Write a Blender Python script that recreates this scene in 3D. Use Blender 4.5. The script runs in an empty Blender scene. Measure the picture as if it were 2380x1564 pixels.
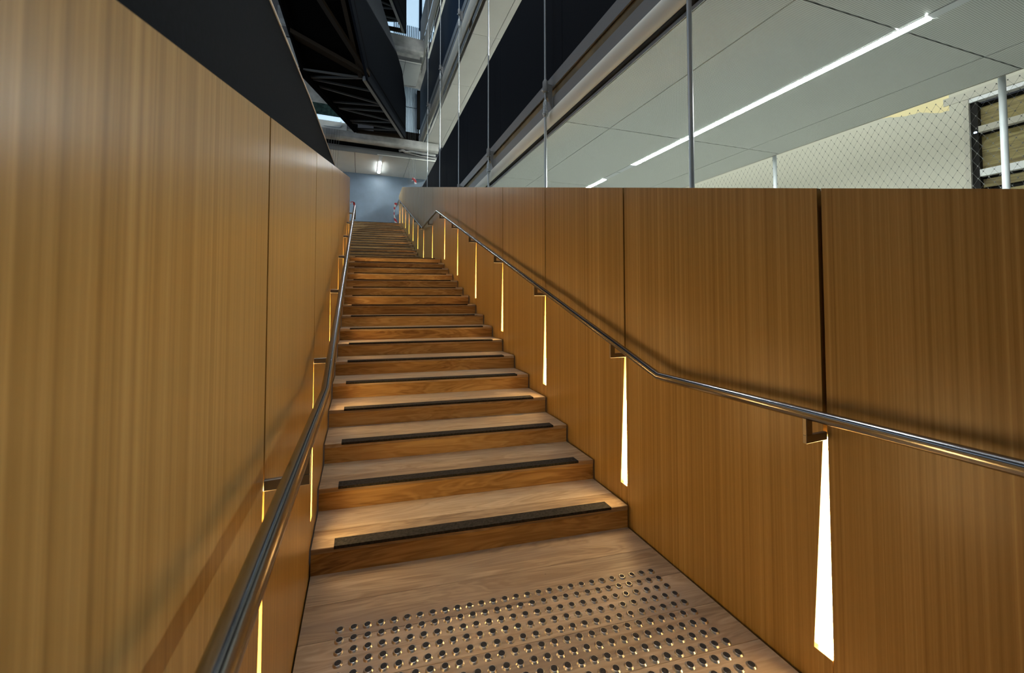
import bpy, bmesh, math, random
from mathutils import Vector, Matrix
random.seed(7)
S = bpy.context.scene
COL = S.collection

# ------------------------------------------------------------------ camera
F, CY, YAW, PITCH, ROLL, H = 889.49, 670.33, 0.375674, 0.031437, -0.001551, 1.27987
cam_d = bpy.data.cameras.new('camera')
cam = bpy.data.objects.new('camera', cam_d)
COL.objects.link(cam)
S.camera = cam
cam_d.sensor_width = 36.0
cam_d.lens = F / 2380 * 36
cam_d.shift_y = -(782 - CY) / 2380
cam_d.clip_start = 0.02
cam_d.dof.use_dof = True; cam_d.dof.focus_distance = 3.2; cam_d.dof.aperture_fstop = 5.6
fw = Vector((math.sin(YAW), math.cos(YAW), 0)); rt = Vector((math.cos(YAW), -math.sin(YAW), 0)); up = Vector((0, 0, 1))
fw, up = math.cos(PITCH) * fw + math.sin(PITCH) * up, -math.sin(PITCH) * fw + math.cos(PITCH) * up
rt, up = math.cos(ROLL) * rt + math.sin(ROLL) * up, -math.sin(ROLL) * rt + math.cos(ROLL) * up
R = Matrix((rt, up, -fw)).transposed().to_4x4()
cam.matrix_world = Matrix.Translation((0, 0, H)) @ R

# ------------------------------------------------------------------ world and large lights
W = bpy.data.worlds.new('world'); S.world = W; W.use_nodes = True
W.node_tree.nodes['Background'].inputs[0].default_value = (0.55, 0.62, 0.72, 1)
W.node_tree.nodes['Background'].inputs[1].default_value = 0.05

def area(name, loc, rot, sx, sy, power, color):
    d = bpy.data.lights.new(name, 'AREA'); d.shape = 'RECTANGLE'; d.size = sx; d.size_y = sy
    d.energy = power; d.color = color
    o = bpy.data.objects.new(name, d); o.location = loc; o.rotation_euler = rot
    COL.objects.link(o); return o
# added unseen strip lights high overhead, cool fill for floor and treads
for yy in (-2.0, 1.2, 4.4, 7.6):
    area('overhead_fill_light', (0.75, yy, 13.4), (0, 0, 0), 3.0, 0.14, 160, (0.86, 0.94, 1.0))
# added unseen fill from the far left, cool light on the slab edges
area('side_fill_light', (-6.5, 8.5, 6.8), (0, math.radians(-90), 0), 6, 12, 240, (0.62, 0.80, 1.0))

vs = S.view_settings
S.display_settings.display_device = 'sRGB'
vs.view_transform = 'Standard'; vs.look = 'None'; vs.exposure = 0.0; vs.gamma = 1.0
vs.use_curve_mapping = False
S.cycles.use_denoising = True
S.cycles.max_bounces = 8; S.cycles.diffuse_bounces = 5; S.cycles.glossy_bounces = 4
S.cycles.sample_clamp_indirect = 6.0
S.cycles.caustics_reflective = False; S.cycles.caustics_refractive = False

# ------------------------------------------------------------------ constants of the place
A, B = 1.4278, -0.212             # inner faces of the two timber walls
Y1, G, RI, KS = 2.00286, 0.344929, 0.122888, -0.13962
Y2R = 9.54                        # first riser of the upper flight, at the right wall
N1, N2 = 17, 18
ZL = N1 * RI; ZT = (N1 + N2) * RI
def yr(n, x):                     # nose line of step n (1..N1) of the lower flight
    return Y1 + (n - 1) * G + KS * x
def yr2(n, x):
    return Y2R + (n - 1) * G + KS * (x - A)
def topz(y): return min(1.430 + 0.279 * y, 5.634)

# ------------------------------------------------------------------ mesh helpers
def wloc(o):
    v = Vector((0, 0, 0))
    while o: v += o.location; o = o.parent
    return v
def meshobj(name, verts, faces, mat, parent=None, origin=None, smooth=False):
    off = wloc(parent) if parent else Vector((0, 0, 0))
    org = Vector(origin) if origin is not None else off
    me = bpy.data.meshes.new(name)
    me.from_pydata([tuple(Vector(v) - org) for v in verts], [], faces)
    me.materials.append(mat)
    if smooth:
        for p in me.polygons: p.use_smooth = True
    o = bpy.data.objects.new(name, me); COL.objects.link(o)
    o.parent = parent; o.location = org - off
    return o
def thing(name, loc, label=None, cat=None, group=None, kind=None):
    o = bpy.data.objects.new(name, None); COL.objects.link(o); o.location = loc
    o.empty_display_size = 0.1
    return tag(o, label, cat, group, kind)
def tag(o, label=None, cat=None, group=None, kind=None):
    if label: o['label'] = label
    if cat: o['category'] = cat
    if group: o['group'] = group
    if kind: o['kind'] = kind
    return o
class MB:
    def __init__(s): s.v = []; s.f = []
    def add(s, v, f):
        n = len(s.v); s.v += [tuple(p) for p in v]; s.f += [tuple(i + n for i in q) for q in f]; return s
    def hexa(s, p):               # 8 points: bottom ring, top ring
        return s.add(p, [(3, 2, 1, 0), (4, 5, 6, 7), (0, 1, 5, 4), (1, 2, 6, 5), (2, 3, 7, 6), (3, 0, 4, 7)])
    def box(s, x0, x1, y0, y1, z0, z1, skew=0.0, xr=A):
        k = lambda x: skew * (x - xr)
        return s.hexa([(x0, y0 + k(x0), z0), (x1, y0 + k(x1), z0), (x1, y1 + k(x1), z0), (x0, y1 + k(x0), z0),
                       (x0, y0 + k(x0), z1), (x1, y0 + k(x1), z1), (x1, y1 + k(x1), z1), (x0, y1 + k(x0), z1)])
    def prism_x(s, yz, x0, x1):   # polygon in the YZ plane, extruded along X
        n = len(yz)
        v = [(x0, y, z) for y, z in yz] + [(x1, y, z) for y, z in yz]
        f = [tuple(range(n)), tuple(range(2 * n - 1, n - 1, -1))] + [(i, i + n, (i + 1) % n + n, (i + 1) % n) for i in range(n)]
        return s.add(v, f)
    def prism(s, pts, d):         # planar polygon pushed along d
        n = len(pts); d = Vector(d)
        v = [Vector(p) for p in pts] + [Vector(p) + d for p in pts]
        f = [tuple(range(n)), tuple(range(2 * n - 1, n - 1, -1))] + [(i, i + n, (i + 1) % n + n, (i + 1) % n) for i in range(n)]
        return s.add(v, f)
    def tube(s, path, r, seg=12, cap=True, radii=None):
        path = [Vector(p) for p in path]; n = len(path); rings = []
        prev = None
        for i, p in enumerate(path):
            t0 = (path[i] - path[i - 1]).normalized() if i else None
            t1 = (path[i + 1] - path[i]).normalized() if i < n - 1 else None
            t = ((t0 or t1) + (t1 or t0)).normalized()
            ref = Vector((0, 0, 1)) if abs(t.z) < 0.9 else Vector((1, 0, 0))
            u = t.cross(ref).normalized(); w = u.cross(t).normalized()
            k = 1.0
            if t0 and t1: k = 1 / max(0.5, math.cos(t0.angle(t1) / 2))
            rr = radii[i] if radii else r
            ring = []
            # stretch the mitre in the bend plane
            bend = (t1 - t0) if (t0 and t1) else Vector((0, 0, 0))
            bd = bend.normalized() if bend.length > 1e-6 else None
            for q in range(seg):
                a = 2 * math.pi * q / seg
                d = u * math.cos(a) + w * math.sin(a)
                if bd is not None: d = d + bd * (d.dot(bd)) * (k - 1)
                ring.append(p + d * rr)
            rings.append(ring)
        v = [q for r_ in rings for q in r_]; f = []
        for i in range(n - 1):
            for q in range(seg):
                f.append((i * seg + q, i * seg + (q + 1) % seg, (i + 1) * seg + (q + 1) % seg, (i + 1) * seg + q))
        if cap:
            f.append(tuple(range(seg - 1, -1, -1))); f.append(tuple(range((n - 1) * seg, n * seg)))
        return s.add(v, f)
    def lathe(s, c, prof, seg=16, axis='z'):
        n = len(prof); v = []; f = []
        for r, h in prof:
            for q in range(seg):
                a = 2 * math.pi * q / seg
                v.append((c[0] + r * math.cos(a), c[1] + r * math.sin(a), c[2] + h))
        for i in range(n - 1):
            for q in range(seg):
                f.append((i * seg + q, i * seg + (q + 1) % seg, (i + 1) * seg + (q + 1) % seg, (i + 1) * seg + q))
        f.append(tuple(range(seg - 1, -1, -1))); f.append(tuple(range((n - 1) * seg, n * seg)))
        return s.add(v, f)
    def build(s, name, mat, parent=None, origin=None, bevel=0.0, smooth=False):
        o = meshobj(name, s.v, s.f, mat, parent, origin)
        bm = bmesh.new(); bm.from_mesh(o.data)
        bmesh.ops.recalc_face_normals(bm, faces=bm.faces)
        if bevel > 0:
            bmesh.ops.bevel(bm, geom=[e for e in bm.edges if len(e.link_faces) == 2 and e.calc_face_angle(0) > 0.5],
                            offset=bevel, segments=1, affect='EDGES', clamp_overlap=True)
        if smooth:
            for e in bm.edges:
                if len(e.link_faces) == 2 and e.calc_face_angle(0) > 0.7: e.smooth = False
            for fa in bm.faces: fa.smooth = True
        bm.to_mesh(o.data); bm.free()
        return o
def copy_tree(o, parent=None):
    c = o.copy(); COL.objects.link(c); c.parent = parent
    for ch in list(o.children): copy_tree(ch, c)
    return c

# ------------------------------------------------------------------ materials
def new_mat(name):
    m = bpy.data.materials.new(name); m.use_nodes = True
    return m, m.node_tree.nodes, m.node_tree.links, m.node_tree.nodes['Principled BSDF']
def plain(name, color, rough=0.6, metal=0.0, spec=0.5, noise=0.0, nscale=8.0, bump=0.0):
    m, N, L, b = new_mat(name)
    b.inputs['Base Color'].default_value = (*color, 1); b.inputs['Roughness'].default_value = rough
    b.inputs['Metallic'].default_value = metal; b.inputs['Specular IOR Level'].default_value = spec
    if noise > 0 or bump > 0:
        g = N.new('ShaderNodeNewGeometry'); t = N.new('ShaderNodeTexNoise')
        t.inputs['Scale'].default_value = nscale; t.inputs['Detail'].default_value = 6
        L.new(g.outputs['Position'], t.inputs['Vector'])
        if noise > 0:
            r = N.new('ShaderNodeValToRGB')
            r.color_ramp.elements[0].position = 0.3; r.color_ramp.elements[1].position = 0.7
            r.color_ramp.elements[0].color = (*[c * (1 - noise) for c in color], 1)
            r.color_ramp.elements[1].color = (*[min(1, c * (1 + noise)) for c in color], 1)
            L.new(t.outputs['Fac'], r.inputs['Fac']); L.new(r.outputs['Color'], b.inputs['Base Color'])
        if bump > 0:
            bp = N.new('ShaderNodeBump'); bp.inputs['Strength'].default_value = bump; bp.inputs['Distance'].default_value = 0.003
            L.new(t.outputs['Fac'], bp.inputs['Height']); L.new(bp.outputs['Normal'], b.inputs['Normal'])
    return m
def emit(name, color, strength):
    m, N, L, b = new_mat(name)
    b.inputs['Base Color'].default_value = (0.8, 0.8, 0.8, 1)
    b.inputs['Emission Color'].default_value = (*color, 1); b.inputs['Emission Strength'].default_value = strength
    return m
def mth(N, L, op, a, b=None, c=None):
    n = N.new('ShaderNodeMath'); n.operation = op
    for i, q in enumerate((a, b, c)):
        if q is None: continue
        if isinstance(q, (int, float)): n.inputs[i].default_value = q
        else: L.new(q, n.inputs[i])
    return n.outputs[0]
def ramp(N, L, fac, stops):
    r = N.new('ShaderNodeValToRGB'); e = r.color_ramp.elements
    e[0].position, e[0].color = stops[0][0], (*stops[0][1], 1)
    e[1].position, e[1].color = stops[-1][0], (*stops[-1][1], 1)
    for p, c in stops[1:-1]:
        q = e.new(p); q.color = (*c, 1)
    L.new(fac, r.inputs['Fac']); return r.outputs['Color']

def veneer():                     # quarter-cut veneer: fine vertical stripes, slightly different per panel
    m, N, L, b = new_mat('wood_veneer')
    g = N.new('ShaderNodeNewGeometry'); oi = N.new('ShaderNodeObjectInfo')
    sep = N.new('ShaderNodeSeparateXYZ'); L.new(g.outputs['Position'], sep.inputs[0])
    off = mth(N, L, 'MULTIPLY', oi.outputs['Random'], 37.0)
    y = mth(N, L, 'ADD', sep.outputs['Y'], off)
    def stripes(sy, sz, det, dist=0.0):
        cv = N.new('ShaderNodeCombineXYZ')
        L.new(mth(N, L, 'MULTIPLY', y, sy), cv.inputs[0]); L.new(mth(N, L, 'MULTIPLY', sep.outputs['Z'], sz), cv.inputs[1])
        L.new(mth(N, L, 'MULTIPLY', sep.outputs['X'], 3.0), cv.inputs[2])
        t = N.new('ShaderNodeTexNoise'); t.inputs['Scale'].default_value = 1.0; t.inputs['Detail'].default_value = det
        t.inputs['Distortion'].default_value = dist
        L.new(cv.outputs[0], t.inputs['Vector']); return t.outputs['Fac']
    broad = stripes(13.0, 0.08, 2.0); mid = stripes(60.0, 0.10, 3.0); fine = stripes(300.0, 0.5, 3.0); lines = stripes(125.0, 0.12, 1.0); fleck = stripes(420.0, 26.0, 2.0)
    v = mth(N, L, 'MULTIPLY', broad, 0.16)
    v = mth(N, L, 'MULTIPLY_ADD', mid, 0.34, v); v = mth(N, L, 'MULTIPLY_ADD', lines, 0.22, v); v = mth(N, L, 'MULTIPLY_ADD', fine, 0.22, v); v = mth(N, L, 'MULTIPLY_ADD', fleck, 0.06, v)
    c = ramp(N, L, v, [(0.36, (0.27, 0.158, 0.046)), (0.46, (0.36, 0.222, 0.070)), (0.54, (0.43, 0.275, 0.095)), (0.64, (0.56, 0.385, 0.155))])
    L.new(c, b.inputs['Base Color'])
    b.inputs['Roughness'].default_value = 0.30; b.inputs['Specular IOR Level'].default_value = 0.45
    bp = N.new('ShaderNodeBump'); bp.inputs['Strength'].default_value = 0.06; bp.inputs['Distance'].default_value = 0.001
    L.new(fine, bp.inputs['Height']); L.new(bp.outputs['Normal'], b.inputs['Normal'])
    return m
def hardwood(name, cols, rough, worn=0.0):   # solid boards with the grain running across the stair
    m, N, L, b = new_mat(name)
    g = N.new('ShaderNodeNewGeometry'); oi = N.new('ShaderNodeObjectInfo')
    sep = N.new('ShaderNodeSeparateXYZ'); L.new(g.outputs['Position'], sep.inputs[0])
    off = mth(N, L, 'MULTIPLY', oi.outputs['Random'], 53.0)
    along = mth(N, L, 'ADD', sep.outputs['X'], off)
    across = mth(N, L, 'ADD', mth(N, L, 'ADD', sep.outputs['Y'], mth(N, L, 'MULTIPLY', sep.outputs['X'], -KS)), off)
    def tex(sx, sy, sz, det, dist):
        cv = N.new('ShaderNodeCombineXYZ')
        L.new(mth(N, L, 'MULTIPLY', along, sx), cv.inputs[0]); L.new(mth(N, L, 'MULTIPLY', across, sy), cv.inputs[1])
        L.new(mth(N, L, 'MULTIPLY', sep.outputs['Z'], sz), cv.inputs[2])
        t = N.new('ShaderNodeTexNoise'); t.inputs['Scale'].default_value = 1.0; t.inputs['Detail'].default_value = det
        t.inputs['Distortion'].default_value = dist; L.new(cv.outputs[0], t.inputs['Vector']); return t.outputs['Fac']
    figure = tex(1.6, 11.0, 11.0, 3.0, 1.1)
    rings = mth(N, L, 'MULTIPLY_ADD', mth(N, L, 'SINE', mth(N, L, 'MULTIPLY', figure, 46.0)), 0.5, 0.5)
    grain = tex(3.5, 95.0, 95.0, 4.0, 0.3)
    v = mth(N, L, 'MULTIPLY', figure, 0.52); v = mth(N, L, 'MULTIPLY_ADD', rings, 0.13, v); v = mth(N, L, 'MULTIPLY_ADD', grain, 0.30, v)
    v = mth(N, L, 'MULTIPLY_ADD', mth(N, L, 'SUBTRACT', oi.outputs['Random'], 0.5), 0.26, v)
    c = ramp(N, L, v, [(0.24, cols[0]), (0.42, cols[1]), (0.56, cols[2]), (0.74, cols[3])])
    if worn > 0:                  # foot traffic: grey-brown scuffed patches
        t2 = tex(1.3, 5.0, 2.0, 5.0, 0.6)
        w = ramp(N, L, t2, [(0.45, (0, 0, 0)), (0.70, (1, 1, 1))])
        mx = N.new('ShaderNodeMix'); mx.data_type = 'RGBA'
        L.new(mth(N, L, 'MULTIPLY', w, worn), mx.inputs[0]); L.new(c, mx.inputs[6])
        mx.inputs[7].default_value = (0.235, 0.185, 0.145, 1); c = mx.outputs[2]
        sp = tex(55.0, 75.0, 10.0, 2.0, 0.0)
        mx2 = N.new('ShaderNodeMix'); mx2.data_type = 'RGBA'
        L.new(mth(N, L, 'GREATER_THAN', sp, 0.80), mx2.inputs[0]); L.new(c, mx2.inputs[6])
        mx2.inputs[7].default_value = (0.07, 0.045, 0.03, 1); c = mx2.outputs[2]
    L.new(c, b.inputs['Base Color']); b.inputs['Roughness'].default_value = rough; b.inputs['Specular IOR Level'].default_value = 0.4
    bp = N.new('ShaderNodeBump'); bp.inputs['Strength'].default_value = 0.08; bp.inputs['Distance'].default_value = 0.001
    L.new(grain, bp.inputs['Height']); L.new(bp.outputs['Normal'], b.inputs['Normal'])
    return m
def brushed(name, color, rough, axis_scale):
    m, N, L, b = new_mat(name)
    g = N.new('ShaderNodeNewGeometry'); mp = N.new('ShaderNodeMapping'); mp.inputs['Scale'].default_value = axis_scale
    L.new(g.outputs['Position'], mp.inputs[0]); t = N.new('ShaderNodeTexNoise'); t.inputs['Scale'].default_value = 1; t.inputs['Detail'].default_value = 3
    L.new(mp.outputs[0], t.inputs['Vector'])
    b.inputs['Base Color'].default_value = (*color, 1); b.inputs['Metallic'].default_value = 1
    L.new(mth(N, L, 'MULTIPLY_ADD', t.outputs['Fac'], 0.12, rough - 0.06), b.inputs['Roughness'])
    return m
def perforated():                 # pale perforated ceiling tile: small round holes on an 11 mm grid
    m, N, L, b = new_mat('perforated_tile')
    g = N.new('ShaderNodeNewGeometry'); sep = N.new('ShaderNodeSeparateXYZ'); L.new(g.outputs['Position'], sep.inputs[0])
    P = 0.011
    fx = mth(N, L, 'SUBTRACT', mth(N, L, 'FRACT', mth(N, L, 'DIVIDE', sep.outputs['X'], P)), 0.5)
    fy = mth(N, L, 'SUBTRACT', mth(N, L, 'FRACT', mth(N, L, 'DIVIDE', sep.outputs['Y'], P)), 0.5)
    d = mth(N, L, 'SQRT', mth(N, L, 'ADD', mth(N, L, 'MULTIPLY', fx, fx), mth(N, L, 'MULTIPLY', fy, fy)))
    hole = mth(N, L, 'LESS_THAN', d, 0.24)
    mx = N.new('ShaderNodeMix'); mx.data_type = 'RGBA'; L.new(hole, mx.inputs[0])
    mx.inputs[6].default_value = (0.64, 0.67, 0.64, 1); mx.inputs[7].default_value = (0.10, 0.105, 0.095, 1)
    L.new(mx.outputs[2], b.inputs['Base Color']); b.inputs['Roughness'].default_value = 0.65
    return m
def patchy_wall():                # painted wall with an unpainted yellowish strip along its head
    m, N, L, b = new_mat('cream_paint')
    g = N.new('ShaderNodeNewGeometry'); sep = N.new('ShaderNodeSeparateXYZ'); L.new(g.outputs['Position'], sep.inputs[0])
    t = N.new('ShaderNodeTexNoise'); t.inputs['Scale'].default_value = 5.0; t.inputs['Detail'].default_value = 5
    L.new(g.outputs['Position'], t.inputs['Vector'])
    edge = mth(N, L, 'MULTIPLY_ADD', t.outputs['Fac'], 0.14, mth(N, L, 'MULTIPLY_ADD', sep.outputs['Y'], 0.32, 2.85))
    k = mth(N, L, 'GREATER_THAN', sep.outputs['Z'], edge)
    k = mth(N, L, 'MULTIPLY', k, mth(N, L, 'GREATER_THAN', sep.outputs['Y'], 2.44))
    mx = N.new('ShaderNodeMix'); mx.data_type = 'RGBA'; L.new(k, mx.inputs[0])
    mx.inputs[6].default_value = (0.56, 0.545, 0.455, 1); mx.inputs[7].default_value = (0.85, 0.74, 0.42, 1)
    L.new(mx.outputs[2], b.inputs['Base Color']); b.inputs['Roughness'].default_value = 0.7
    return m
def plywood():
    m, N, L, b = new_mat('plywood')
    g = N.new('ShaderNodeNewGeometry'); mp = N.new('ShaderNodeMapping'); mp.inputs['Scale'].default_value = (3, 2.2, 26)
    L.new(g.outputs['Position'], mp.inputs[0]); t = N.new('ShaderNodeTexNoise'); t.inputs['Scale'].default_value = 1; t.inputs['Detail'].default_value = 5
    t.inputs['Distortion'].default_value = 1.2
    L.new(mp.outputs[0], t.inputs['Vector'])
    c = ramp(N, L, t.outputs['Fac'], [(0.3, (0.12, 0.085, 0.03)), (0.55, (0.26, 0.21, 0.08)), (0.75, (0.34, 0.29, 0.13))])
    L.new(c, b.inputs['Base Color']); b.inputs['Roughness'].default_value = 0.6
    return m
def tape_mat():
    m, N, L, b = new_mat('barrier_tape')
    g = N.new('ShaderNodeNewGeometry'); sep = N.new('ShaderNodeSeparateXYZ'); L.new(g.outputs['Position'], sep.inputs[0])
    q = mth(N, L, 'ADD', mth(N, L, 'MULTIPLY', sep.outputs['Z'], 4.6), mth(N, L, 'MULTIPLY', sep.outputs['X'], 3.5))
    k = mth(N, L, 'GREATER_THAN', mth(N, L, 'FRACT', q), 0.52)
    mx = N.new('ShaderNodeMix'); mx.data_type = 'RGBA'; L.new(k, mx.inputs[0])
    mx.inputs[6].default_value = (0.85, 0.84, 0.82, 1); mx.inputs[7].default_value = (0.55, 0.03, 0.03, 1)
    L.new(mx.outputs[2], b.inputs['Base Color']); b.inputs['Roughness'].default_value = 0.4
    return m

M = dict(
    veneer=veneer(),
    riser=hardwood('riser_timber', [(0.16, 0.075, 0.022), (0.31, 0.175, 0.058), (0.43, 0.265, 0.098), (0.55, 0.37, 0.16)], 0.38),
    tread=hardwood('tread_timber', [(0.22, 0.15, 0.085), (0.36, 0.26, 0.155), (0.46, 0.35, 0.22), (0.58, 0.46, 0.31)], 0.42, worn=0.6),
    floorb=hardwood('floor_timber', [(0.24, 0.165, 0.10), (0.36, 0.262, 0.165), (0.45, 0.34, 0.225), (0.55, 0.43, 0.30)], 0.45, worn=0.55),
    grip=plain('grip_rubber', (0.026, 0.024, 0.021), 0.9, spec=0.2, noise=0.5, nscale=90, bump=0.5),
    steel=brushed('brushed_steel', (0.35, 0.345, 0.34), 0.17, (600, 25, 600)),
    bracket=plain('bracket_steel', (0.30, 0.27, 0.23), 0.4, 1.0),
    stud=plain('stud_steel', (0.58, 0.57, 0.55), 0.30, 1.0),
    studtop=plain('stud_dark_reflection', (0.03, 0.029, 0.028), 0.6, 0.3, spec=0.3),  # near-black cap colour stands in for the dark overhead mirrored in the steel
    core=plain('dark_backing', (0.012, 0.010, 0.008), 0.9),
    slot=emit('slot_diffuser', (1.0, 0.65, 0.26), 54.0),
    lamp=emit('lamp_diffuser', (0.92, 1.0, 0.96), 300.0),
    lampfar=emit('far_lamp_diffuser', (0.88, 0.98, 1.0), 75.0),
    lampcase=plain('lamp_casing', (0.62, 0.66, 0.68), 0.4),
    tile=perforated(),
    panel=plain('pale_ceiling_panel', (0.72, 0.71, 0.66), 0.6, noise=0.03, nscale=2),
    beige=plain('beige_metal', (0.72, 0.69, 0.58), 0.6),
    black=plain('black_panel', (0.0075, 0.0092, 0.013), 0.8, spec=0.06, noise=0.15, nscale=60),
    navy=plain('navy_panel', (0.006, 0.021, 0.052), 0.5, spec=0.2, noise=0.2, nscale=1.5),
    black2=plain('black_steel', (0.003, 0.0027, 0.0024), 0.8, spec=0.03),
    channel=plain('grey_painted_steel', (0.20, 0.20, 0.195), 0.5),
    web=plain('stained_primer', (0.23, 0.17, 0.075), 0.6, noise=0.35, nscale=3),
    galv=plain('galvanised_steel', (0.42, 0.45, 0.46), 0.4, 0.3, noise=0.35, nscale=60),
    rod=plain('hanger_steel', (0.50, 0.53, 0.54), 0.35, 0.3),
    cable=plain('cable_steel', (0.13, 0.13, 0.12), 0.6, 0.2),
    concrete=plain('concrete', (0.42, 0.415, 0.39), 0.85, noise=0.3, nscale=3, bump=0.2),
    blue=plain('blue_grey_paint', (0.12, 0.16, 0.21), 0.5, noise=0.07, nscale=4),
    ribbed=plain('ribbed_cladding', (0.26, 0.33, 0.40), 0.45, 0.2),
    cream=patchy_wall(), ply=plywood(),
    dark=plain('dark_frame', (0.008, 0.007, 0.006), 0.6, spec=0.2),
    reveal=plain('cream_reveal', (0.50, 0.48, 0.41), 0.7),
    trimlight=plain('edge_trim', (0.80, 0.82, 0.84), 0.35),
    sky=emit('sky_glass', (0.50, 0.76, 1.0), 0.8),
    tape=tape_mat(),
    slabfloor=plain('grey_floor', (0.58, 0.58, 0.55), 0.6),
    white=plain('white_frame', (0.75, 0.77, 0.76), 0.4),
    foil=plain('foil_duct', (0.7, 0.7, 0.7), 0.3, 1.0, bump=0.8, nscale=40),
    green=plain('green_tinted_glass', (0.025, 0.05, 0.045), 0.15, spec=0.6, noise=0.6, nscale=8),
)

# ------------------------------------------------------------------ floor of the stair foot (planks run across)
FX0, FX1 = B + 0.006, A - 0.014
floor = tag(bpy.data.objects.new('floor', None), 'timber board floor at the foot of the stair', kind='structure'); COL.objects.link(floor)
def plank(y0, y1, z=0.0, x0=FX0, x1=FX1, ref=0.0):
    mb = MB(); mb.box(x0, x1, y0, y1, z - 0.025, z, skew=KS, xr=ref); return mb
edges = [-0.85, -0.66, -0.47, -0.28, -0.09, 0.10, 0.29, 0.48, 0.67, 0.86, 1.05, 1.24, 1.43, 1.62, 1.81, 2.015]
for a_, b_ in zip(edges, edges[1:]):
    plank(a_ + 0.0006, b_ - 0.0006).build('floor_board', M['floorb'], floor, bevel=0.0008)
MB().box(-0.30, 1.60, -1.2, 2.3, -0.16, -0.10).build('floor_slab', M['core'], floor)
# ------------------------------------------------------------------ staircase flights
def flight(label, n, yfun, z0, x0, x1, gx0, gx1):
    t = thing('staircase', (0.6, yfun(1, 0.6), z0), label, 'staircase')
    for i in range(1, n + 1):
        z = z0 + i * RI
        def q(x0_, x1_, ya, yb, za, zb):
            mb = MB()
            pts = []
            for zz in (za, zb):
                pts += [(x0_, yfun(i, x0_) + ya, zz), (x1_, yfun(i, x1_) + ya, zz), (x1_, yfun(i, x1_) + yb, zz), (x0_, yfun(i, x0_) + yb, zz)]
            return mb.hexa(pts)
        q(x0, x1, 0.004, 0.030, z - RI + (0.0 if i > 1 else 0.0), z - 0.0265).build('riser', M['riser'], t)
        last = i == n
        tr = q(x0, x1, 0.0, 0.150, z - 0.026, z).build('tread', M['tread'], t, bevel=0.002)
        q(x0, x1, 0.1512, (G + 0.004) if not last else 0.30, z - 0.026, z).build('tread_board', M['tread'], tr, bevel=0.001)
        gm = q(gx0, gx1, 0.004, 0.062, z, z + 0.0045)
        gm2 = q(gx0, gx1, -0.0035, 0.004, z - 0.010, z + 0.0045); gm.add(gm2.v, gm2.f)
        gm.build('grip_strip', M['grip'], tr)
    return t
flight('lower timber stair flight with black grip strips rising from the studded floor', N1, yr, 0.0, FX0, FX1, B + 0.105, A - 0.118)
flight('upper timber stair flight beyond the half landing, rising to the blue wall', N2, yr2, ZL, -0.86, FX1, -0.74, A - 0.118)
# landings
land = thing('landing_floor', (0.3, 8.4, ZL), 'timber half landing floor between the two stair flights', 'landing')
ya = yr(N1, 0) + 0.302; yb = yr2(1, 0)
ys = [ya + (yb - ya) * k / 10 for k in range(11)]
for a_, b_ in zip(ys, ys[1:]):
    plank(a_ + 0.001, b_ - 0.001, ZL, -0.86, FX1).build('floor_board', M['floorb'], land)
top = thing('landing_floor', (0.6, 16.4, ZT), 'floor of the top landing in front of the blue wall', 'landing')
ya = yr2(N2, 0) + 0.302
ys = [ya + 0.25 * k for k in range(8)]
for a_, b_ in zip(ys, ys[1:]):
    plank(a_ + 0.001, b_ - 0.001, ZT, -2.2, 2.06).build('floor_board', M['slabfloor'], top)

# ------------------------------------------------------------------ timber walls
GAP = 0.0065
RJ = [-1.28, -0.24, 0.808, 1.834, 2.862, 3.893, 4.926, 5.972, 6.996, 8.298, 9.568, 10.605, 11.648, 12.72, 13.79, 14.86, 15.955]
def slitz_r(y):
    if y < 1.2: return 0.115, 0.822
    if y < 7.2: zb = 0.215 + (y - 1.834) * 0.3545; return zb, zb + 0.733
    if y < 9.0: return 2.185, 2.895
    if y < 15.5: zb = 2.315 + (y - 9.568) * 0.358; return zb, zb + 0.69
    return 4.39, 5.08
LJ = [-1.0, 0.05, 1.083, 2.110, 3.137, 4.164, 5.191, 6.218, 7.245]
def slitz_l(y):
    if y < 1.2: return 0.115, 0.822
    zb = 0.235 + (y - 2.11) * 0.356
    return zb, zb + 0.733
def lowz(y):
    if y < 1.5: return -0.10
    if y < 7.4: return max(-0.10, (y - 2.0) * 0.356 - 0.25)
    if y < 9.4: return 1.75
    return min(1.75 + (y - 9.4) * 0.356, 3.9)
wr = tag(bpy.data.objects.new('wall_right', None), 'right timber veneer balustrade wall with glowing slots', kind='structure'); COL.objects.link(wr)
joints = RJ + [16.43]
for k in range(len(joints) - 1):
    y0, y1 = joints[k] + GAP, joints[k + 1] - GAP
    if k == len(joints) - 2: y1 = joints[-1]
    poly = [(y0, lowz(y0))]
    if k >= 2:
        zb, zt = slitz_r(joints[k])
        d = 0.0045
        poly = [(y0 - 2 * GAP + 0.002, lowz(y0)), (y0 - 2 * GAP + 0.004, zb), (y0 + 0.044, zb + 0.002), (y0 + 0.001, zt), (y0, zt + 0.001)]
        poly[0] = (y0 - GAP * 1.5, lowz(y0)); poly[1] = (y0 - GAP * 1.5, zb)
    up_ = [(y0, topz(y0))] + ([(15.06, 5.634)] if y0 < 15.06 < y1 else []) + [(y1, topz(y1))]
    MBp = MB().prism_x(poly + up_ + [(y1, lowz(y1))], A, A + 0.022)
    MBp.build('panel', M['veneer'], wr)
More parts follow.
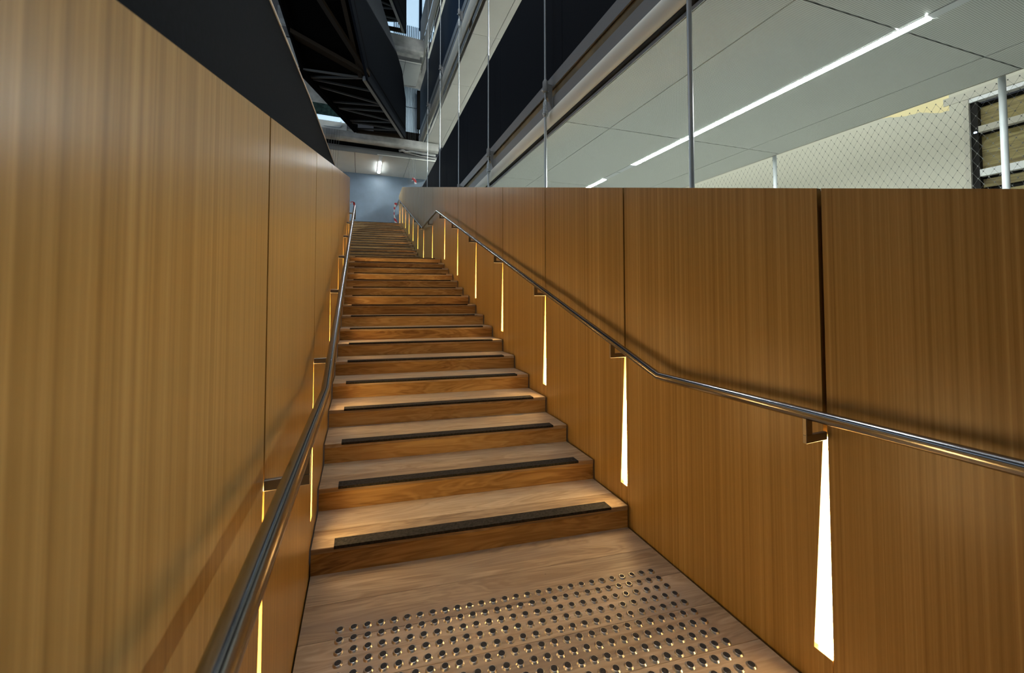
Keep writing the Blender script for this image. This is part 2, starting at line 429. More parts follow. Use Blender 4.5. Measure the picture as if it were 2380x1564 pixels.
# solid dark core behind the panels and an outer face
ysamp = [-1.28, 0.5, 1.5, 2.5, 4, 5.5, 7.0, 7.6, 9.2, 10.5, 12, 13.5, 15.06, 16.42]
poly = [(y, lowz(y) + 0.02) for y in ysamp] + [(y, topz(y) - 0.006) for y in reversed(ysamp)]
MB().prism_x(poly, A + 0.040, A + 0.085).build('wall_core', M['core'], wr)
MB().prism_x([(y, lowz(y) + 0.02) for y in ysamp] + [(y, topz(y)) for y in reversed(ysamp)], A + 0.086, A + 0.104).build('outer_face', M['channel'], wr)

wl = tag(bpy.data.objects.new('wall_left', None), 'left timber veneer balustrade wall close to the viewer', kind='structure'); COL.objects.link(wl)
jl = LJ + [7.60]
for k in range(len(jl) - 1):
    y0, y1 = jl[k] + GAP, jl[k + 1] - GAP
    lastp = k == len(jl) - 2
    if lastp: y1 = jl[-1]
    far = [(y1, topz(y1))]
    if not lastp and k >= 1:
        zb, zt = slitz_l(jl[k + 1])
        far += [(y1, zt + 0.001), (y1 - 0.001, zt), (y1 - 0.044, zb + 0.002), (y1 + GAP * 1.5, zb), (y1 + GAP * 1.5, lowz(y1))]
    else: far += [(y1, lowz(y1))]
    MB().prism_x([(y0, lowz(y0)), (y0, topz(y0))] + far, B - 0.022, B).build('panel', M['veneer'], wl)
ysl = [-1.0, 0.5, 1.5, 2.5, 4, 5.5, 7.0, 7.59]
MB().prism_x([(y, lowz(y) + 0.02) for y in ysl] + [(y, topz(y) - 0.006) for y in reversed(ysl)], B - 0.085, B - 0.040).build('wall_core', M['core'], wl)

# ------------------------------------------------------------------ slot lights in the wall joints
ORD = ['nearest', 'second', 'third', 'fourth', 'fifth', 'sixth', 'seventh', 'eighth', 'ninth', 'tenth', 'eleventh', 'twelfth', 'thirteenth', 'fourteenth', 'fifteenth']
def slot(side, y, zb, zt, label):
    t = thing('slot_light', (A + 0.03 if side > 0 else B - 0.03, y, zb), label, 'light', 'wedge slot lights in the %s wall' % ('right' if side > 0 else 'left'))
    x = A + 0.0245 if side > 0 else B - 0.0245
    s = 1 if side > 0 else -1
    ya, yb = (y - 0.010, y + 0.058) if side > 0 else (y - 0.058, y + 0.010)
    MB().box(min(x, x + s * 0.004), max(x, x + s * 0.004), ya, yb, zb - 0.01, zt).build('diffuser', M['slot'], t)
    xb = x + s * 0.005
    MB().box(min(xb, xb + s * 0.008), max(xb, xb + s * 0.008), ya - 0.01, yb + 0.01, zb - 0.03, zt + 0.01).build('housing', M['galv'], t)
for i, y in enumerate(RJ[2:]):
    zb, zt = slitz_r(y)
    if i == 0: lab = 'tallest and widest glowing slot at the right, nearest the viewer on right wall'
    elif i == 1: lab = 'glowing slot on right wall ending just above the lowest stair tread'
    elif i == 7: lab = 'glowing slot on right wall in the middle of the half landing'
    elif i == len(RJ) - 3: lab = 'farthest thin glowing slot at the top end of the right wall'
    else: lab = '%s glowing wedge slot along the right wall counted from the viewer' % ORD[i]
    slot(1, y, zb, zt, lab)
for i, y in enumerate(LJ[2:]):
    zb, zt = slitz_l(y)
    lab = ('bright glowing slot low on the left wall, cut by the bottom of the frame' if i == 0 else
           'thin glowing slot on left wall beside the lowest stair treads' if i == 1 else
           '%s thin glowing slot along the left wall counted from the viewer' % ORD[i])
    slot(-1, y, zb, zt, lab)

# ------------------------------------------------------------------ handrails
RR = 0.0188
SLO = 0.35628
def bracket(y, side, zr, t):
    xw = A if side > 0 else B; xr = RXR if side > 0 else RXL; s = -side
    zb = zr - 0.092
    mb = MB()
    xa, xb = xw - s * 0.0 , xr - s * -0.014
    x0, x1 = min(xw, xr + s * 0.015), max(xw, xr + s * 0.015)
    mb.box(x0, x1, y - 0.006, y + 0.006, zb, zb + 0.026)
    c0, c1 = (xr - 0.015, xr + 0.015)
    mb.box(c0, c1, y - 0.006, y + 0.006, zb + 0.026, zr - RR + 0.006)
    b = mb.build('bracket', M['bracket'], t, bevel=0.0012)
    return b
RXR, RXL = 1.338, -0.127
tR = thing('handrail', (RXR, 1.47, 0.914), 'long kinked steel handrail along the right wall, over the landing to the top', 'handrail')
z0 = 0.914
k1 = 1.47; k2 = k1 + ZL / SLO; k3 = 9.20; k4 = k3 + (ZT - ZL) / SLO
zR = [(-0.6, z0), (k1, z0), (k2, z0 + ZL), (k3, z0 + ZL), (k4, z0 + ZT), (16.62, z0 + ZT)]
MB().tube([(RXR, y, z) for y, z in zR], RR, 20).build('rail', M['steel'], tR, smooth=True)
def zrail(y, pts):
    for (ya, za), (yb, zb) in zip(pts, pts[1:]):
        if ya <= y <= yb: return za + (zb - za) * (y - ya) / (yb - ya)
for y in RJ[1:]: bracket(y, 1, zrail(y, zR), tR)
tL = thing('handrail', (RXL, 1.70, 0.914), 'steel handrail along the left wall running close past the viewer', 'handrail')
kl = 1.70
zLr = [(-0.6, 0.918), (kl, 0.918), (7.66, 0.918 + (7.66 - kl) * SLO)]
MB().tube([(RXL, y, z) for y, z in zLr] + [(RXL, 7.69, 2.98), (RXL, 7.69, 2.80)], RR, 24).build('rail', M['steel'], tL, smooth=True)
for y in LJ[2:]: bracket(y, -1, zrail(y, zLr), tL)

# ------------------------------------------------------------------ tactile studs
prof = [(0.0175, 0.0), (0.0172, 0.0006), (0.0128, 0.0048), (0.0122, 0.005)]
st = MB()
st.lathe((0, 0, 0), prof, 20)
stud0 = None
ORDS = ORD + ['sixteenth', 'seventeenth', 'eighteenth', 'nineteenth', 'twentieth'] + ['twenty-' + q for q in ('first', 'second', 'third', 'fourth', 'fifth', 'sixth', 'seventh', 'eighth')]
ORDS[0] = 'first'
GX, GY = -0.0636, 1.6591
cnt = 0
def project(p):
    d = Vector(p) - Vector((0, 0, H)); zz = d.dot(fw)
    return 1190 + F * d.dot(rt) / zz, CY - F * d.dot(up) / zz
for j in range(14):
    for i in range(28):
        x = GX + 0.05 * i; y = GY - 0.05 * j + KS * x
        px, py = project((x, y, 0))
        if py > 1582: continue
        if stud0 is None:
            stud0 = st.build('tactile_stud', M['stud'], origin=(0, 0, 0))
            stud0.data.materials.append(M['studtop'])
            bm = bmesh.new(); bm.from_mesh(stud0.data)
            capf = [f for f in bm.faces if f.normal.z > 0.99 and len(f.verts) == 20]
            # concentric grip rings on the cap
            f = capf[0]; 
            for inset, dz in ((0.0008, 0.0), (0.0012, -0.0006), (0.0022, 0.0), (0.0012, 0.0006), (0.0022, 0.0), (0.0012, -0.0006)):
                bmesh.ops.inset_region(bm, faces=[f], thickness=inset, depth=dz)
                f.material_index = 1
            for fa in bm.faces:
                c = fa.calc_center_median(); r_ = math.hypot(c.x, c.y)
                if fa.normal.z > 0.5 and c.z > 0.0042 and r_ < 0.0116: fa.material_index = 1
            bm.to_mesh(stud0.data); bm.free()
            o = stud0
        else:
            o = stud0.copy(); COL.objects.link(o)
        o.location = (x, y, 0.0); o.rotation_euler = (0, 0, random.random() * 6)
        cnt += 1
        rowl = 'the row nearest the step' if j == 0 else '%s row from the step' % ORDS[j]
        coll = 'at the right end' if i == 27 else '%s from the right' % ORDS[27 - i]
        tag(o, 'round steel tactile stud in %s, %s' % (rowl, coll), 'stud', 'tactile studs in the floor at the stair foot')
print('studs', cnt)

# ------------------------------------------------------------------ black upper wall at the left
bw = tag(bpy.data.objects.new('wall_left_upper', None), 'black panel wall rising behind the left timber wall', kind='structure'); COL.objects.link(bw)
XB = -0.35
prof = [(-1.0, 1.95), (1.722, 2.466), (2.989, 2.701), (5.66, 3.111), (7.55, 3.30)]
MB().prism_x([(-1.0, 0.0), (7.55, 1.6)] + list(reversed(prof)), XB - 0.08, XB).build('panel', M['black'], bw)
MB().tube([(XB + 0.003, y, z + 0.004) for y, z in prof], 0.005, 8).build('edge_trim', M['trimlight'], bw)

# ------------------------------------------------------------------ right-hand floors: ceilings, slab edges, parapets
XJ = [2.14, 2.70, 4.81, 5.36]
CS = -0.075
def ceiling_bay(name, label, z, mat, x_edges, ks):
    c = tag(bpy.data.objects.new(name, None), label, kind='structure'); COL.objects.link(c)
    for k in ks:
        for xa, xb in zip(x_edges, x_edges[1:]):
            MB().box(xa + 0.005, xb - 0.005, 1.62 + 2.085 * k + 0.005, 1.62 + 2.085 * (k + 1) - 0.005, z, z + 0.03, skew=CS, xr=2.7).build('ceiling_panel', mat, c)
    return c
c1 = ceiling_bay('ceiling', 'perforated pale ceiling of the room beyond the right wall', 3.30, M['tile'], XJ, range(-2, 7))
MB().box(2.10, 5.36, -2.6, 16.4, 3.345, 3.36).build('ceiling_void', M['core'], c1)
def storey_edge(parmat, parlabel, zz, ptop, zs, idx, chmat):
    zc, zb0, zb1, zl1, zw1, zt1 = zz   # ceiling, cover strip bottom/top, lower plate top, web top, upper plate top
    t = tag(bpy.data.objects.new('trim_%d' % idx, None), 'slab edge steelwork under the %s' % parlabel, kind='structure'); COL.objects.link(t)
    ya, yb = zs
    MB().box(2.128, 2.138, ya, yb, zc, zc + 0.028).build('ceiling_edge', M['channel'], t)
    yy = ya
    random.seed(idx)
    while yy < yb:                 # galvanised strip with gaps
        ln = random.uniform(0.8, 2.2)
        MB().box(2.142, 2.150, yy, min(yb, yy + ln), zc + 0.032, zc + 0.17).build('galvanised_strip', M['galv'], t)
        yy += ln + random.choice((0.0, 0.25, 0.5))
    pts = []
    hz, cz = (zb1 - zb0) / 2, (zb1 + zb0) / 2
    for q in range(9):
        a_ = math.pi * (0.5 + q / 8); pts.append((2.10 + 0.04 * math.cos(a_), cz + hz * math.sin(a_)))
    pts = pts + [(2.12, zb0), (2.12, zb1)]
    mb = MB(); n = len(pts)
    mb.add([(x, ya, z_) for x, z_ in pts] + [(x, yb, z_) for x, z_ in pts], [tuple(range(n)), tuple(range(2 * n - 1, n - 1, -1))] + [(i, i + n, (i + 1) % n + n, (i + 1) % n) for i in range(n)])
    mb.build('cover_strip', M['beige'], t, smooth=True)
    MB().box(2.100, 2.112, ya, yb, zb1 + 0.004, zl1).build('lower_plate', chmat, t)
    MB().box(2.128, 2.138, ya, yb, zl1 - 0.004, zw1 + 0.004).build('web', M['web'], t)
    MB().box(2.095, 2.110, ya, yb, zw1, zt1).build('upper_plate', chmat, t)
    p = tag(bpy.data.objects.new('wall_parapet_%s' % ('lower', 'upper', 'top')[idx - 1], None), '%s' % parlabel, kind='structure'); COL.objects.link(p)
    y = ya
    while y < yb - 0.1:
        MB().box(2.10, 2.16, y + 0.003, min(y + 2.085, yb) - 0.003, zt1 + 0.004, ptop).build('panel', parmat, p)
        y += 2.085
    return t
storey_edge(M['black'], 'black parapet above the perforated ceiling', (3.30, 3.36, 3.553, 3.70, 3.81, 3.957), 5.58, (-2.5, 16.4), 1, M['channel'])
c2 = ceiling_bay('ceiling_upper', 'pale panel ceiling of the upper storey', 7.10, M['panel'], [2.20, 2.72, 4.81], range(0, 6))
storey_edge(M['navy'], 'navy parapet of the upper storey', (7.10, 7.28, 7.64, 7.80, 7.84, 8.02), 9.62, (0, 15.2), 2, plain('sky_lit_grey_steel', (0.30, 0.33, 0.35), 0.35))
c3 = ceiling_bay('ceiling_top', 'pale panel ceiling of the top storey', 10.30, M['panel'], [2.20, 2.72, 4.81], range(2, 6))
storey_edge(M['panel'], 'pale parapet of the top storey', (10.30, 10.40, 10.9, 11.1, 11.2, 11.5), 12.4, (3, 15.2), 3, M['beige'])
# floors of the storeys beyond the wall
MB().box(1.56, 7.0, 0.7, 16.4, -0.12, -0.02).build('floor_right_room', M['slabfloor']); bpy.data.objects['floor_right_room']['kind'] = 'structure'; bpy.data.objects['floor_right_room']['label'] = 'grey floor of the room beyond the right wall'
for nm, z in (('floor_upper_slab', 4.0), ('floor_top_slab', 7.92)):
    o = MB().box(2.17, 5.36, 0.0, 16.4, z, z + 0.2).build(nm, M['slabfloor']); tag(o, 'grey floor slab of a storey at the right', kind='structure')

# ------------------------------------------------------------------ linear ceiling lights of the right room
def linear_light(y0, y1, label, blank=(), x=3.755, z=3.30, w=0.085):
    t = thing('linear_light', (x, (y0 + y1) / 2, z), label, 'light', 'linear lights in the perforated ceiling')
    dx = CS * (x - 2.7)
    MB().box(x - w / 2 + 0.004, x + w / 2 - 0.004, y0, y1, z - 0.007, z - 0.001).build('diffuser', M['lamp'], t)
    MB().box(x - w / 2, x - w / 2 + 0.003, y0, y1, z - 0.008, z - 0.0005).build('side_rail', M['lampcase'], t)
    MB().box(x + w / 2 - 0.003, x + w / 2, y0, y1, z - 0.008, z - 0.0005).build('side_rail', M['lampcase'], t)
    for b0, b1 in blank: MB().box(x - w / 2, x + w / 2, b0, b1, z - 0.006, z - 0.001).build('blank_cover', M['lampcase'], t)
    return t
linear_light(1.395, 4.58, 'long bright linear light across the perforated ceiling at the right', ((4.585, 4.93), (4.945, 5.30), (0.3, 1.385)))
linear_light(5.32, 8.4, 'short visible bright end of the next linear light, low above the right wall')
for k, (ya, yb) in enumerate(((4.5, 7.5), (8.5, 11.5), (12.3, 14.5))):  # added unseen strips that brighten the upper ceilings
    for zc, nm, hide in ((7.10, 'upper', 'black'), (10.30, 'top', 'navy')):
        t = thing('linear_light', (3.9, (ya + yb) / 2, zc), '%s linear light of the %s ceiling, hidden behind the %s parapet' % (('nearest', 'middle', 'farthest')[k], nm, hide), 'light', 'added unseen lights in the upper ceilings')
        MB().box(3.85, 3.95, ya, yb, zc - 0.012, zc - 0.002).build('diffuser', M['lamp'], t)
t = thing('linear_light', (6.0, 4.0, 4.59), 'added unseen light on the high ceiling strip, brightening the cream wall', 'light')
MB().box(5.94, 5.96, 0.5, 9.0, 4.580, 4.592).build('diffuser', M['lampfar'], t)  # added unseen strip, brightens the cream wall

# ------------------------------------------------------------------ far wall, window and mesh balustrade of the right room
XF = 7.0
wf = tag(bpy.data.objects.new('wall_far_right', None), 'cream wall at the far side of the right room', kind='structure'); COL.objects.link(wf)
WY0, WY1, WZ0, WZ1 = 0.2, 2.32, 0.8, 3.77
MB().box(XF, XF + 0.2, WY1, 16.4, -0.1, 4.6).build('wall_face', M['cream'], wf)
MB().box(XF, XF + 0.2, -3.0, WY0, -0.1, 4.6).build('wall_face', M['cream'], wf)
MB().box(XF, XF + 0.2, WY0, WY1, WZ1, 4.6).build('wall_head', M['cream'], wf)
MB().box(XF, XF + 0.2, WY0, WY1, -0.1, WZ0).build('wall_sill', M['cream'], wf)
MB().box(5.38, 7.2, -3.0, 16.4, 4.6, 4.7).build('ceiling_far_strip', M['reveal'], None); tag(bpy.data.objects['ceiling_far_strip'], 'high ceiling beyond the mesh balustrade', kind='structure')
MB().box(5.364, 5.376, -2.6, 16.4, 3.30, 4.6).build('trim_4', M['reveal'], None); tag(bpy.data.objects['trim_4'], 'cream edge of the perforated ceiling bay', kind='structure')
wn = tag(bpy.data.objects.new('window_1', None), 'boarded window opening with stacked plywood boards at the far right', kind='structure'); COL.objects.link(wn)
MB().box(XF - 0.01, XF + 0.10, WY1 - 0.048, WY1 - 0.002, WZ0, WZ1 - 0.002).build('window_frame', M['reveal'], wn)
MB().box(XF + 0.0, XF + 0.10, WY0, WY1 - 0.05, WZ1 - 0.05, WZ1 - 0.002).build('window_frame', M['trimlight'], wn)
MB().box(XF + 0.16, XF + 0.20, WY0, WY1 - 0.09, WZ0, WZ1 - 0.05).build('dark_backing', M['core'], wn)
MB().box(XF + 0.03, XF + 0.13, WY1 - 0.110, WY1 - 0.050, WZ0, WZ1 - 0.052).build('dark_jamb', M['dark'], wn)
for za, zb in ((3.41, 3.655), (2.875, 3.30), (2.655, 2.755), (2.20, 2.60), (1.5, 2.15)):
    MB().box(XF + 0.10, XF + 0.125, WY0 + 0.02, WY1 - 0.112, za, zb).build('plywood_board', M['ply'], wn)
MB().box(XF + 0.02, XF + 0.098, WY0 + 0.02, WY1 - 0.112, 3.33, 3.405).build('ledge', M['reveal'], wn)
MB().box(XF + 0.02, XF + 0.098, WY0 + 0.02, WY1 - 0.112, 2.785, 2.87).build('ledge', M['white'], wn)  # white colour stands in for tube light caught on this ledge
MB().lathe((XF + 0.03, 2.235, 3.33), [(0.012, 0.0), (0.016, 0.01), (0.012, 0.02)], 10).build('indicator_lamp', emit('indicator_glow', (0.55, 0.75, 1.0), 2.5), wn)
MB().box(XF - 0.006, XF - 0.001, WY0 - 0.3, WY1 + 0.17, WZ1 + 0.005, WZ1 + 0.10).build('lintel_shade', M['reveal'], wn)  # thin strip whose darker cream stands in for shade above the window
XM = 5.40
PY = [-0.54, 1.545, 3.60, 5.70, 7.78]
tm = thing('mesh_balustrade', (XM, 3.6, 0), 'diamond cable mesh balustrade on grey posts before the cream wall', 'railing')
for y in PY: MB().tube([(XM, y, -0.02), (XM, y, 3.32)], 0.024, 12).build('post', M['lampcase'], tm, smooth=True)
def oct_(mb, c, r):
    x, y, z = c
    mb.add([(x + r, y, z), (x - r, y, z), (x, y + r, z), (x, y - r, z), (x, y, z + r * 1.5), (x, y, z - r * 1.5)],
           [(0, 2, 4), (2, 1, 4), (1, 3, 4), (3, 0, 4), (2, 0, 5), (1, 2, 5), (3, 1, 5), (0, 3, 5)])
for ya, yb in zip(PY[:4], PY[1:]):
    mb = MB(); dy, dz = (yb - ya) / 31, 0.060
    za, zb = 1.4, 3.30; nz = int((zb - za) / dz)
    for i in range(31):
        for j in range(nz + 1):
            c = (XM, ya + dy * (i + (0.5 if j % 2 else 0)), za + dz * j)
            oct_(mb, c, 0.0052)
            for sgn in (-1, 1):
                p2 = Vector((XM, c[1] + sgn * dy / 2, c[2] + dz))
                if j < nz and ya - 0.01 <= p2.y <= yb + 0.01: mb.tube([c, p2], 0.0008, 3, cap=False)
    o = mb.build('cable_mesh', M['cable'], tm); o['kind'] = 'stuff'

# ------------------------------------------------------------------ hanger rods in front of the slab edges
RODS = [1.87, 3.99, 6.16, 8.31, 10.52, 12.69]
RNAME = ['thickest steel hanger rod, rising at the right in front of the long linear light',
         'second steel hanger rod from the right with a fork clamp against the grey beam',
         'third steel hanger rod from the right crossing the black parapet',
         'fourth steel hanger rod from the right, meeting the navy parapet edge higher up',
         'fifth steel hanger rod from the right, thin against the pale upper ceiling',
         'leftmost and thinnest steel hanger rod near the far soffit']
for y, lab in zip(RODS, RNAME):
    x = 2.0
    t = thing('hanger_rod', (x, y, 0), lab, 'rod', 'steel hanger rods along the slab edges')
    MB().tube([(x, y, -0.02), (x, y, 3.46)], 0.0165, 12).build('lower_rod', M['rod'], t, smooth=True)
    MB().tube([(x, y, 3.46), (x, y, 7.46)], 0.0115, 12).build('middle_rod', M['rod'], t, smooth=True)
    MB().tube([(x, y, 7.46), (x, y, 13.8)], 0.0115, 12).build('upper_rod', M['rod'], t, smooth=True)
    for zc in (3.44, 7.44):
        MB().lathe((x, y, zc), [(0.020, 0.0), (0.028, 0.01), (0.028, 0.03), (0.036, 0.032), (0.036, 0.05), (0.028, 0.052), (0.028, 0.17), (0.018, 0.20)], 14).build('sleeve', M['galv'], t, smooth=True)
        MB().lathe((x, y, zc + 0.29), [(0.022, 0.0), (0.032, 0.01), (0.032, 0.13), (0.014, 0.16)], 14).build('fork', M['channel'], t, smooth=True)
        pin = MB().tube([(x - 0.045, y, zc + 0.31), (x + 0.04, y, zc + 0.31)], 0.009, 8).build('pin', M['white'], t)
        fin = MB(); fin.prism([(x + 0.012, y - 0.006, zc + 0.29), (x + 0.090, y - 0.006, zc + 0.10), (x + 0.090, y - 0.006, zc + 0.40), (x + 0.03, y - 0.006, zc + 0.40)], (0, 0.012, 0))
        fin.build('fin_plate', M['channel'], t)

# ------------------------------------------------------------------ far end: soffits, beams, blue wall
def far_soffit(name, label, z, x0, x1, y0, y1, joints_):
    c = tag(bpy.data.objects.new(name, None), label, kind='structure'); COL.objects.link(c)
    xs = [x0] + joints_ + [x1]
    for xa, xb in zip(xs, xs[1:]):
        MB().box(xa + 0.008, xb - 0.008, y0, y1, z, z + 0.03, skew=-0.04, xr=0).build('ceiling_panel', M['panel'], c)
    MB().box(x0, x1, y0 - 0.02, y0, z, z + 0.20, skew=-0.0, xr=0).build('perforated_edge', M['channel'], c)
    MB().box(x0, x1, y0, y1, z + 0.035, z + 0.05).build('ceiling_void', M['core'], c)
    return c
far_soffit('ceiling_landing', 'pale panel soffit over the top landing', 6.60, -2.6, 2.66, 14.68, 17.10, [-0.265, 1.65])
o = MB().box(-3.0, 3.6, 17.04, 17.2, 4.2, 6.9, skew=-0.04, xr=0).build('wall_far', M['blue']); tag(o, 'blue-grey wall at the head of the stair', kind='structure')
t = thing('linear_light', (0.63, 15.9, 6.59), 'short bright linear light on the pale soffit above the blue wall', 'light')
MB().box(0.59, 0.67, 15.35, 16.62, 6.555, 6.575).build('diffuser', M['lampfar'], t)
MB().box(0.565, 0.695, 14.72, 16.80, 6.576, 6.598).build('housing', M['lampcase'], t)
t = thing('linear_light', (-2.0, 15.6, 6.59), 'added unseen light on the far soffit behind the left timber wall', 'light')
MB().box(-2.10, -1.90, 14.75, 15.7, 6.575, 6.598).build('diffuser', M['lampfar'], t)  # added unseen strip to lift the soffit over the top landing
def beam(name, y, z0_, z1_, x0, x1, lab):
    mb = MB()
    pr = [(y, z1_), (y, z0_ + 0.09), (y + 0.03, z0_ + 0.03), (y + 0.09, z0_), (y + 0.22, z0_), (y + 0.22, z1_)]
    mb.prism_x(pr, x0, x1)
    o = mb.build(name, M['concrete'], origin=((x0 + x1) / 2, y, z0_)); return tag(o, lab, 'beam')
beam('concrete_beam', 14.0, 6.77, 7.06, -2.6, 2.62, 'lower grey concrete beam crossing under the dark upper stair')
beam('concrete_beam', 14.0, 10.33, 10.84, -2.6, 2.06, 'upper grey concrete beam high above, crossing behind the dark stair')
o = MB().box(-2.6, 2.05, 14.51, 18.3, 6.95, 7.05).build('floor_far_slab', M['core']); tag(o, 'dark underside of the far landing slab', kind='structure')  # near-black colour stands in for shade in the unlit void
o = MB().box(-2.6, 3.2, 18.3, 18.4, 6.3, 7.05).build('wall_plenum', M['core']); tag(o, 'dark back of the ceiling void', kind='structure')  # painted near-black for the lack of light inside the void
far_soffit('ceiling_far_upper', 'pale panel soffit behind the upper concrete beam', 10.25, -2.6, 2.06, 14.62, 16.25, [0.2, 1.46])
# silver duct run on top of the near soffit edge
dk = thing('foil_duct', (2.2, 14.5, 6.86), 'silver foil conduits lying above the edge of the far soffit', 'duct')
MB().tube([(1.25, 14.6, 6.83), (1.38, 14.58, 6.87), (1.5, 14.58, 6.82), (1.7, 14.56, 6.86), (1.95, 14.56, 6.85), (2.6, 14.56, 6.83)], 0.045, 10).build('duct', M['foil'], dk, smooth=True)
MB().tube([(1.55, 14.60, 6.81), (2.0, 14.62, 6.76), (2.6, 14.62, 6.74)], 0.028, 10).build('duct', M['foil'], dk, smooth=True)
# upper far facade
o = tag(bpy.data.objects.new('wall_ribbed', None), 'blue-grey ribbed facade seen in the gap beside the dark stair', kind='structure'); COL.objects.link(o)
for k in range(26):
    xa = 0.5 + 0.065 * k
    MB().box(xa, xa + 0.050, 16.30, 16.36, 8.32, 9.38).build('rib_panel', M['ribbed'], o)
    MB().box(xa, xa + 0.050, 16.30, 16.36, 9.41, 10.25).build('rib_panel', M['ribbed'], o)
MB().box(0.4, 2.3, 16.37, 16.45, 7.05, 10.25).build('wall_face', M['ribbed'], o)
MB().box(0.4, 2.3, 16.20, 16.28, 7.05, 8.30).build('wall_base', M['black2'], o)
bl = tag(MB().box(2.10, 2.32, 16.05, 16.15, 8.45, 10.05).build('black_screen', M['black2'], origin=(2.2, 16.1, 8.45)), 'narrow black hanging screen beside the ribbed facade', 'screen')
MB().tube([(2.16, 16.1, 7.06), (2.16, 16.1, 8.46)], 0.02, 8).build('screen_post', M['black2'], bl)
# high window
w2 = tag(bpy.data.objects.new('window_2', None), 'bright pale blue high window at the top of the atrium', kind='structure'); COL.objects.link(w2)
MB().box(0.9, 2.95, 17.0, 17.02, 12.9, 16.0).build('pane', M['sky'], w2)
MB().box(2.27, 2.40, 16.93, 16.99, 13.25, 16.0).build('window_mullion', M['navy'], w2)
for k in range(22): MB().box(1.2 + 0.08 * k, 1.24 + 0.08 * k, 16.94, 16.98, 12.86, 13.35).build('window_louvre', M['ribbed'], w2)
MB().box(0.6, 2.6, 17.03, 17.1, 10.3, 12.9).build('window_apron', M['concrete'], w2)
# left far window
w3 = tag(bpy.data.objects.new('window_3', None), 'window with white frame behind the black wall edge', kind='structure'); COL.objects.link(w3)
MB().box(-2.2, -0.55, 17.0, 17.03, 8.61, 8.80).build('pane', M['sky'], w3)
MB().box(-2.4, -0.62, 17.0, 17.04, 8.22, 8.605).build('window_spandrel', M['panel'], w3)
MB().tube([(-1.45, 16.96, 8.37), (-0.90, 16.96, 8.37), (-0.85, 16.96, 8.39), (-0.83, 16.96, 8.43), (-0.83, 16.96, 8.62)], 0.022, 8).build('window_frame', M['white'], w3, smooth=True)
MB().box(-3.0, 0.4, 17.02, 17.06, 8.80, 9.28).build('window_head', M['green'], w3)
MB().box(-3.0, 0.4, 17.05, 17.10, 9.28, 10.6).build('wall_face', M['concrete'], w3)
MB().box(-3.0, 0.4, 17.05, 17.10, 7.05, 8.4).build('wall_face', M['reveal'], w3)

# ------------------------------------------------------------------ dark upper stair crossing overhead
us = thing('upper_staircase', (0.0, 12.0, 6.9), 'dark steel upper stair overhead with braced underside, nearest above the timber stair', 'staircase')
PA, PB, PC, PD = Vector((-1.432, 10.542, 6.9)), Vector((0.116, 10.274, 6.9)), Vector((1.387, 13.543, 6.9)), Vector((-0.205, 13.653, 6.9))
u = (PC - PB).normalized(); n_ = Vector((u.y, -u.x, 0))
PE = Vector((-0.288, 9.234, 8.108)); PE2 = PB + (PE - PB) * 3.4
T1, T2, T3 = Vector((1.374, 13.51, 8.246)), Vector((1.213, 13.096, 8.995)), Vector((0.43, 11.082, 9.702))
T4 = T2 + (T3 - T2) * 2.6
MB().prism([PE2, PB, PC, T1, T2, T4], -n_ * 0.06).build('side_panel', M['black'], us)
shift = PA - PB
MB().prism([PA + (PE2 - PB), PA, PD, PD + Vector((0, 0, 1.3)), PA + (T4 - PB)], n_ * 0.05).build('side_panel', M['black2'], us)
up_z = Vector((0, 0, 0.32))
MB().prism([PA + up_z, PB + up_z, PC + up_z, PD + up_z], (0, 0, 0.05)).build('deck', M['black2'], us)
MB().prism([PE2 + up_z, PB + up_z, PA + up_z, PA + (PE2 - PB) + up_z], (0, 0, 0.06)).build('soffit', M['black2'], us)
brown = plain('rust_primer_steel', (0.020, 0.012, 0.005), 0.7, spec=0.2)
greyb = plain('dark_grey_steel', (0.06, 0.063, 0.063), 0.4, spec=0.5)
def bar(p, q, w, h, name, mat):
    p, q = Vector(p), Vector(q); d = (q - p).normalized(); s_ = d.cross(Vector((0, 0, 1))).normalized() * w / 2; zz = Vector((0, 0, h))
    MB().hexa([p - s_, p + s_, q + s_, q - s_, p - s_ + zz, p + s_ + zz, q + s_ + zz, q - s_ + zz]).build(name, mat, us)
bar(PA, PD, 0.14, 0.10, 'edge_beam', M['black2'])
bar(PB - n_ * 0.1, PC - n_ * 0.1, 0.09, 0.12, 'edge_beam', M['channel'])
lp = lambda a_, b_, t_: a_ + (b_ - a_) * t_
up2 = Vector((0, 0, 0.08))
for ta, tb in ((0.0, 0.02), (0.10, 0.02), (0.12, 0.20), (0.22, 0.40), (0.46, 0.42), (0.56, 0.52), (0.56, 0.70), (0.80, 0.72), (0.84, 0.86), (0.98, 0.88)):
    bar(lp(PA, PD, ta) + up2, lp(PB, PC, tb) + up2 - n_ * 0.1, 0.036, 0.045, 'brace', greyb)
bar(lp(PA, PA + (PE - PB), 2.0) + up2, PB + up2, 0.13, 0.1, 'brace', brown)
bar(PA + (PE - PB) * 0.45 + up2, PB + up2 * 1.5 - n_ * 0.1, 0.2, 0.1, 'brace', brown)
bar(lp(PE, PB, -0.6) - n_ * 0.2 + up2, PB - n_ * 0.2 + up2, 0.10, 0.1, 'stringer', brown)
bar(PD, PC, 0.10, 0.10, 'end_beam', brown)
us2 = copy_tree(us); us2.location = us.location + Vector((0, 0, 3.74))
us2['label'] = 'second dark upper stair higher up, seen small at the top edge of the frame'

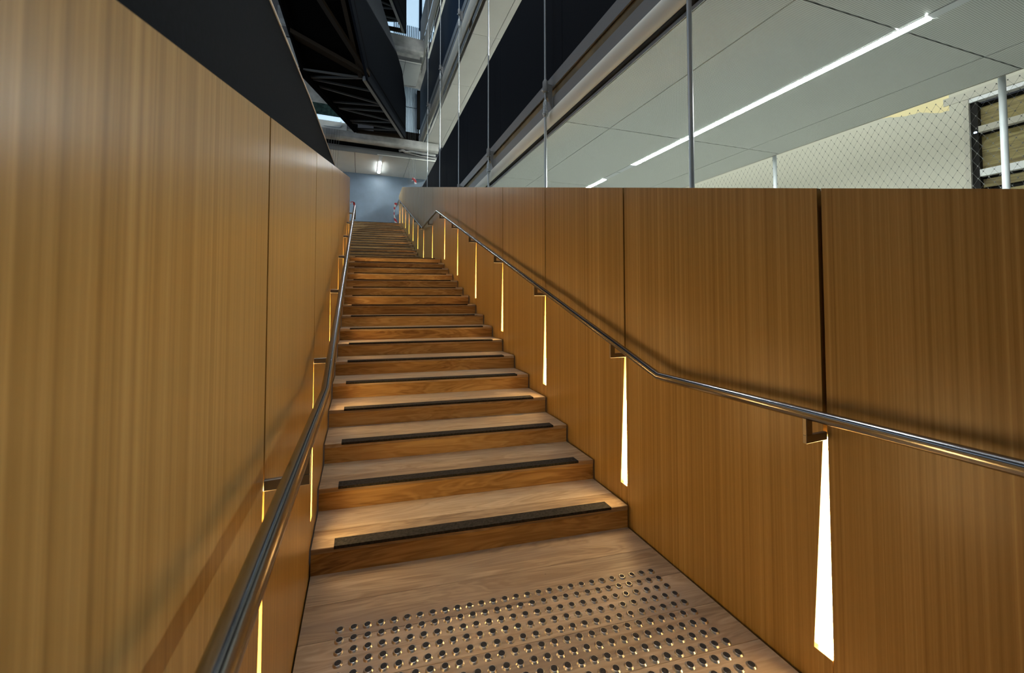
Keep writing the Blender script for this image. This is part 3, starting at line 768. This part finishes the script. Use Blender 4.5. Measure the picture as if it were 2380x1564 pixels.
# ------------------------------------------------------------------ thin cables, brace and barrier tape
def cables(label, xs, y, z0_, z1_, fan=0.0):
    t = thing('cable_screen', (xs[0], y, z0_), label, 'cables')
    for k, x in enumerate(xs): MB().tube([(x, y, z0_), (x + fan * (k - 2), y, z1_)], 0.0035, 6).build('cable', M['cable'], t)
cables('group of thin vertical steel cables beside the far end of the right wall', [1.585, 1.64, 1.704, 1.768, 1.82], 14.40, -0.02, 8.6)
cables('fan of thin pale cables behind the black wall edge', [-1.30 + 0.05 * k for k in range(9)], 13.93, 4.0, 7.02, 0.03)
def ribbon(name, pts, w, lab, cat='tape', side=Vector((1, -0.3, 0))):
    mb = MB(); v = []; s_ = side.normalized() * w / 2; nn = Vector((0.3, 1, 0)).normalized() * 0.002
    for k, p in enumerate(pts):
        p = Vector(p); tw = math.cos(k * 0.7) * 0.45 + 0.75
        v += [p - s_ * tw, p + s_ * tw, p + s_ * tw + nn, p - s_ * tw + nn]
    f = [(0, 1, 2, 3)]
    for k in range(len(pts) - 1):
        for q in range(4): f.append((k * 4 + q, k * 4 + (q + 1) % 4, k * 4 + 4 + (q + 1) % 4, k * 4 + 4 + q))
    f.append(tuple(len(pts) * 4 - 4 + q for q in range(4)))
    mb.add(v, f); o = mb.build(name, M['tape'], origin=pts[0]); return tag(o, lab, cat)
pts = [(1.24 - 0.075 * math.sin(math.pi * k / 9) + 0.02 * k / 9, 15.6, 5.13 - 0.80 * k / 9) for k in range(10)]
ribbon('barrier_tape', pts, 0.085, 'red and white striped barrier tape hanging at the top of the right handrail')
pts = [(1.84, 14.420, 5.62), (1.83, 14.420, 5.74), (1.78, 14.420, 5.84), (1.73, 14.420, 5.82), (1.76, 14.420, 5.74), (1.70, 14.420, 5.71)]
ribbon('barrier_tape', pts, 0.07, 'small red and white tape knot on a cable above the far right wall')
pts = [(-0.135, 7.62, 3.05), (-0.14, 7.62, 3.10), (-0.17, 7.62, 3.115), (-0.20, 7.62, 3.09), (-0.19, 7.62, 3.05)]
ribbon('barrier_tape', pts, 0.03, 'scrap of pinkish tape tied on the top end of the left handrail')
bz = thing('brace_rod', (1.9, 13.0, 5.0), 'slanting thin steel rod above the far end of the right wall', 'rod')
MB().tube([(1.75, 13.0, 4.9), (2.06, 13.0, 5.46)], 0.012, 8).build('rod', M['rod'], bz)
